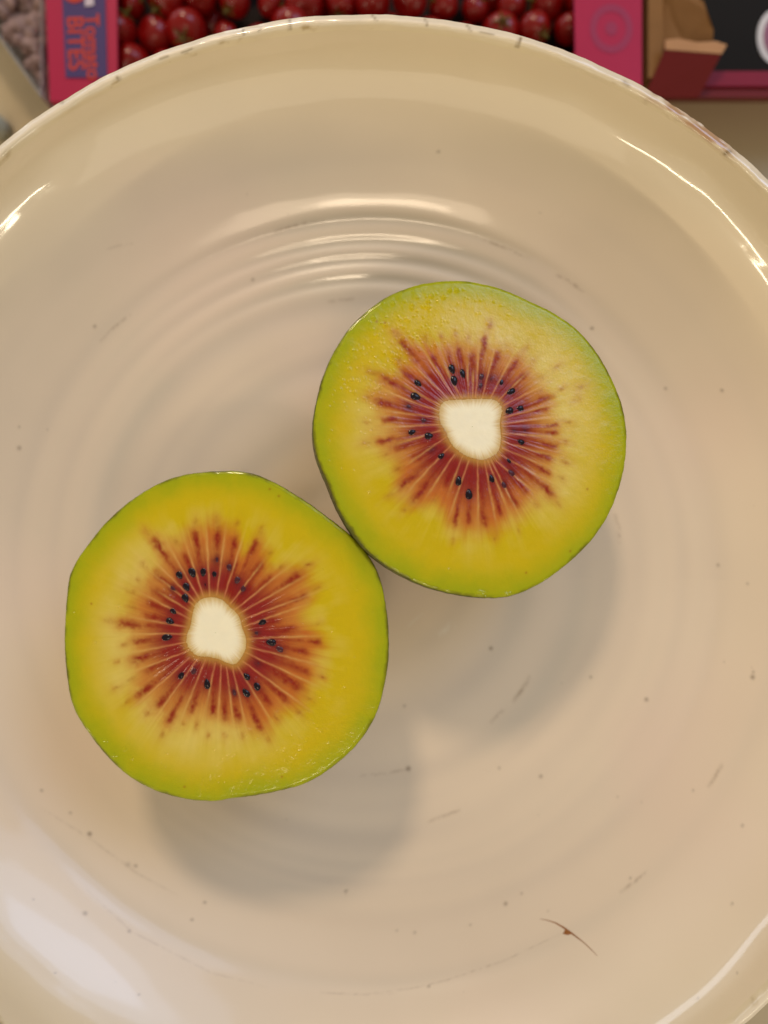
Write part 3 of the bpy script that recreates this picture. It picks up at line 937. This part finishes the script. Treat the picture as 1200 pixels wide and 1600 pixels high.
# pale rings printed on the right flange
for r0, r1 in ((0.0, 1.5), (3.7, 5.3)):
    bm = bmesh.new()
    c0 = at(955, 45, ZT) - TO
    aa = np.linspace(0, 6.283, 40, endpoint=False)
    zz = (ZT + 0.1 - TZ) * MM
    o_ = [bm.verts.new(((c0[0] + r1 * math.cos(a)) * MM, (c0[1] + 1.15 * r1 * math.sin(a)) * MM, zz)) for a in aa]
    if r0:
        i_ = [bm.verts.new(((c0[0] + r0 * math.cos(a)) * MM, (c0[1] + 1.15 * r0 * math.sin(a)) * MM, zz)) for a in aa]
        for k in range(40):
            bm.faces.new((i_[k], o_[k], o_[(k + 1) % 40], i_[(k + 1) % 40]))
    else:
        bm.faces.new(o_)
    bm_obj('ring_print', bm, M_PINKD, right_side)

# the fruit: each its own thing with a small stalk
def fruit_mesh(sd):
    bm = bmesh.new()
    bmesh.ops.create_uvsphere(bm, u_segments=20, v_segments=14, radius=1.0)
    for vx in bm.verts:
        n = noise.noise(vx.co * 1.3 + Vector((sd, 0, 0)))
        dimple = 1 - 0.16 * math.exp(-((vx.co.x ** 2 + vx.co.y ** 2) / 0.10)) * (1 if vx.co.z > 0 else 0.3)
        vx.co *= (1 + 0.06 * n) * dimple
        vx.co.z *= 0.94
    me = bpy.data.meshes.new('berry')
    bm.to_mesh(me)
    bm.free()
    for p in me.polygons:
        p.use_smooth = True
    me.materials.append(M_RED)
    return me


def stalk_mesh():
    bm = bmesh.new()
    for a in range(5):
        t = a * 1.2566
        pts = [(0, 0, .86), (0.25 * math.cos(t + .3), .25 * math.sin(t + .3), .92), (0.62 * math.cos(t), .62 * math.sin(t), .86), (0.25 * math.cos(t - .3), .25 * math.sin(t - .3), .92)]
        bm.faces.new([bm.verts.new(p) for p in pts])
    r = bmesh.ops.create_cone(bm, cap_ends=True, segments=7, radius1=0.10, radius2=0.07, depth=0.5)
    for vx in r['verts']:
        vx.co.z += 1.05
        vx.co.x += 0.2 * (vx.co.z - 0.8)
    me = bpy.data.meshes.new('stalk')
    bm.to_mesh(me)
    bm.free()
    me.materials.append(M_STALK)
    return me


FM = [fruit_mesh(s) for s in (1.0, 4.0, 9.0)]
SM = stalk_mesh()
fx0, fx1 = at(170, 0, ZT)[0], at(915, 0, ZT)[0]
k = 0
yy = 122.0
row = 0
while yy < 158:
    xx = fx0 + (3.5 if row % 2 else 0)
    while xx < fx1 + 2.5:
        r = random.uniform(3.4, 5.2)
        px, py = xx + random.uniform(-.5, .5), yy + random.uniform(-.4, .4)
        o = bpy.data.objects.new('red_berry', FM[k % 3])
        col.objects.link(o)
        o.location = (px * MM, py * MM, min(TZ + 1.2 + 7.6 + r * 0.9 + random.uniform(-2.6, 1.8), ZT - 1.2 - r) * MM)
        o.scale = [r * MM] * 3
        o.rotation_euler = (random.uniform(-1.2, 1.2), random.uniform(-1.2, 1.2), random.uniform(0, 6.28))
        tag(o, 'small glossy red fruit packed in the open pink carton behind the bowl', 'fruit', 'red fruit in the carton')
        if k % 3 != 2:
            s = bpy.data.objects.new('stalk', SM)
            col.objects.link(s)
            s.parent = o
        k += 1
        xx += 8.9
    yy += 7.8
    row += 1
# second layer underneath is what the top layer rests on
bm = bmesh.new()
for q in range(46):
    m = Matrix.Translation(Vector((random.uniform(fx0, fx1), random.uniform(122, 180), TZ + 5.4)) * MM - Vector((0, 0, 0))) @ Matrix.Scale(random.uniform(3.9, 4.5) * MM, 4)
    bmesh.ops.create_icosphere(bm, subdivisions=2, radius=1.0, matrix=m)
tag(bm_obj('lower_fruit_layer', bm, M_RED, None, True), 'dark lower layer of red fruit under the top fruit in the carton', 'fruit', kind='stuff')

# ------------------------------------------------------------------ clear punnet at the left
M_CLEAR, nt, p = new_mat('clear_plastic')
p.inputs['Base Color'].default_value = (0.86, 0.84, 0.86, 1)
p.inputs['Roughness'].default_value = 0.12
p.inputs['Transmission Weight'].default_value = 0.75
p.inputs['IOR'].default_value = 1.15
M_LUMP = plain('dusky_pink_fruit', lin(150, 124, 118), 0.6, 420, 0.55)
pun_o = np.array([*at(-40, -10, 0)[:2], TZ])
pun = empty('plastic_punnet', pun_o)
tag(pun, 'clear plastic punnet of dusky pink produce left of the pink carton', 'punnet')
A_, B_ = at(-28, 14, -32)[:2], at(88, 169, -32)[:2]
dirv = (B_ - A_) / np.hypot(*(B_ - A_))
nv = np.array([dirv[1], -dirv[0]])
nv = nv if nv[1] > 0 else -nv
E0, E1 = A_ - dirv * 30, B_ - dirv * 3.4
base_pts = [E0, E1, E1 + nv * 7.8, E0 + nv * 42]
# keep the punnet clear of the carton's left side
lim = at(60, 0, ZT)[0] - 1.0
base_pts = [np.array([min(q[0], lim), q[1]]) for q in base_pts]
bm = bmesh.new()
slab(bm, [q - pun_o[:2] for q in base_pts], 0.02, 0.8)
bm_obj('base_panel', bm, M_CLEAR, pun)
cen = np.mean(base_pts, 0)
ins = [cen + (q - cen) * 0.965 for q in base_pts]
for i in range(4):
    a, b = base_pts[i], base_pts[(i + 1) % 4]
    a2, b2 = ins[i], ins[(i + 1) % 4]
    bm = bmesh.new()
    slab(bm, [a - pun_o[:2], b - pun_o[:2], b2 - pun_o[:2], a2 - pun_o[:2]], 0.85, 16.0)
    bm_obj('side_wall', bm, M_CLEAR, pun)
bm = bmesh.new()
for q in range(260):
    w = np.random.default_rng(q).dirichlet([1, 1, 1, 1])
    c_ = sum(wi * p_ for wi, p_ in zip(w, [cen + (b - cen) * 0.85 for b in base_pts])) - pun_o[:2]
    m = Matrix.Translation(Vector((c_[0], c_[1], random.uniform(4.5, 13.0))) * MM) @ Matrix.Rotation(random.uniform(0, 3), 4, 'Y') @ Matrix.Diagonal((random.uniform(1.2, 3.0) * MM, random.uniform(1.2, 2.2) * MM, random.uniform(0.8, 1.8) * MM, 1))
    bmesh.ops.create_icosphere(bm, subdivisions=2, radius=1.0, matrix=m)
lump = bm_obj('produce', bm, M_LUMP, pun, True)
lump['kind'] = 'stuff'

# small grey knob that just enters the picture at the left
M_GREY = plain('grey_plastic', lin(150, 150, 138), 0.4, 80, 0.1)
bm = bmesh.new()
bmesh.ops.create_cone(bm, cap_ends=True, segments=24, radius1=2.6 * MM, radius2=2.3 * MM, depth=6 * MM)
bmesh.ops.bevel(bm, geom=[e for e in bm.edges if e.calc_face_angle(0) > 0.8], offset=0.0006, segments=3, affect='EDGES')
g = at(-9, 190, TZ + 6)
o = bm_obj('bottle_cap', bm, M_GREY, None, True, (g[0], g[1], TZ + 3.02))
tag(o, 'small grey cap at the far left beside the bowl rim', 'cap')

# ------------------------------------------------------------------ cardboard box with a torn flap at the right
M_KRAFT = plain('brown_card', lin(132, 94, 56), 0.8, 90, 0.18, bump=0.2)
M_MAROON = plain('maroon_print_card', lin(104, 24, 24), 0.55, 50, 0.12)
M_MAGENTA = plain('magenta_print_card', lin(122, 16, 40), 0.5, 50, 0.12)
M_BLACK = plain('black_liner', lin(30, 27, 26), 0.7, 30, 0.15, spec=0.1)
box_o = np.array([*at(1150, -60, 0)[:2], TZ])
box = empty('cardboard_box', box_o)
tag(box, 'maroon and brown cardboard box with a torn flap and black lining', 'box')


def bpiece(name, pts, z0, z1, mat, parent=box, lab=None, low=None):
    bm = bmesh.new()
    slab(bm, [(p[0] - box_o[0], p[1] - box_o[1]) for p in pts], (np.array(z0) - box_o[2]), (np.array(z1) - box_o[2]),
         None if low is None else [(p[0] - box_o[0], p[1] - box_o[1]) for p in low])
    o = bm_obj(name, bm, mat, parent)
    if lab:
        o['label'] = lab
    return o


bz = -30.0
front = bpiece('front_panel', quad([(1030, 152), (1330, 152), (1330, 136), (1030, 136)], bz), TZ + .02, bz, M_MAROON,
               low=quad([(1040, 160), (1330, 160), (1330, 146), (1040, 146)], TZ))
bpiece('top_lip', quad([(1092, 137), (1330, 137), (1330, 114), (1100, 114)], bz), bz + .05, bz + .8, M_MAGENTA, lab='magenta folded lip along the front of the box')
bpiece('side_panel', quad([(1008, 130), (1030, 130), (1032, -240), (1008, -240)], bz), TZ + .02, bz + 2.5, M_KRAFT)
bpiece('liner', quad([(1034, 134), (1330, 134), (1330, -240), (1034, -240)], bz - 5), bz - 6, bz - 5, M_BLACK, lab='black lining inside the box')
# folded maroon flap leaning outwards, its raw edge showing
f0 = quad([(1006, 152), (1092, 152)], bz + 1.0)
f1 = quad([(1128, 83), (1040, 76)], bz + 5.5)
flap = bpiece('folded_flap', [f0[0], f0[1], f1[0], f1[1]], [bz + .2, bz + .2, bz + 4.7, bz + 4.7], [bz + 1.0, bz + 1.0, bz + 5.5, bz + 5.5], M_MAROON, lab='maroon cardboard flap folded outwards')
e0 = quad([(1040, 77), (1128, 84), (1136, 70), (1118, 64), (1090, 66), (1060, 60), (1040, 62)], bz + 5.6)
bpiece('raw_edge', e0, bz + 4.6, bz + 5.6, plain('raw_card_edge', lin(176, 132, 96), 0.85, 120, 0.2), parent=flap)
t0 = quad([(1036, 60), (1075, 61), (1114, 62), (1112, 50), (1104, 38), (1098, 24), (1094, 10), (1085, -2), (1070, -14), (1050, -20), (1036, -20)], bz + 4)
zt = [bz + 0.5, bz + 2, bz + 4, bz + 5, bz + 6, bz + 6.2, bz + 6, bz + 5, bz + 4, bz + 3, bz + 1]
bpiece('torn_flap', t0, [z - 0.7 for z in zt], zt, M_KRAFT, lab='torn brown cardboard flap with a ragged edge')
# round label inside the box, pale ring round a mauve centre
c_ = at(1214, 58, bz - 4.9)
aa = np.linspace(0, 6.283, 40, endpoint=False)
st = bpiece('round_label', [(c_[0] + 5.2 * math.cos(a), c_[1] + 7.3 * math.sin(a)) for a in aa], bz - 4.95, bz - 4.7, plain('label_white', lin(206, 200, 200), 0.4, 60, .06), lab='white ring label on the black lining')
bpiece('label_centre', [(c_[0] + 3.6 * math.cos(a), c_[1] + 5.4 * math.sin(a)) for a in aa], bz - 4.65, bz - 4.55, plain('label_mauve', lin(140, 84, 104), 0.4, 60, .06), parent=st)
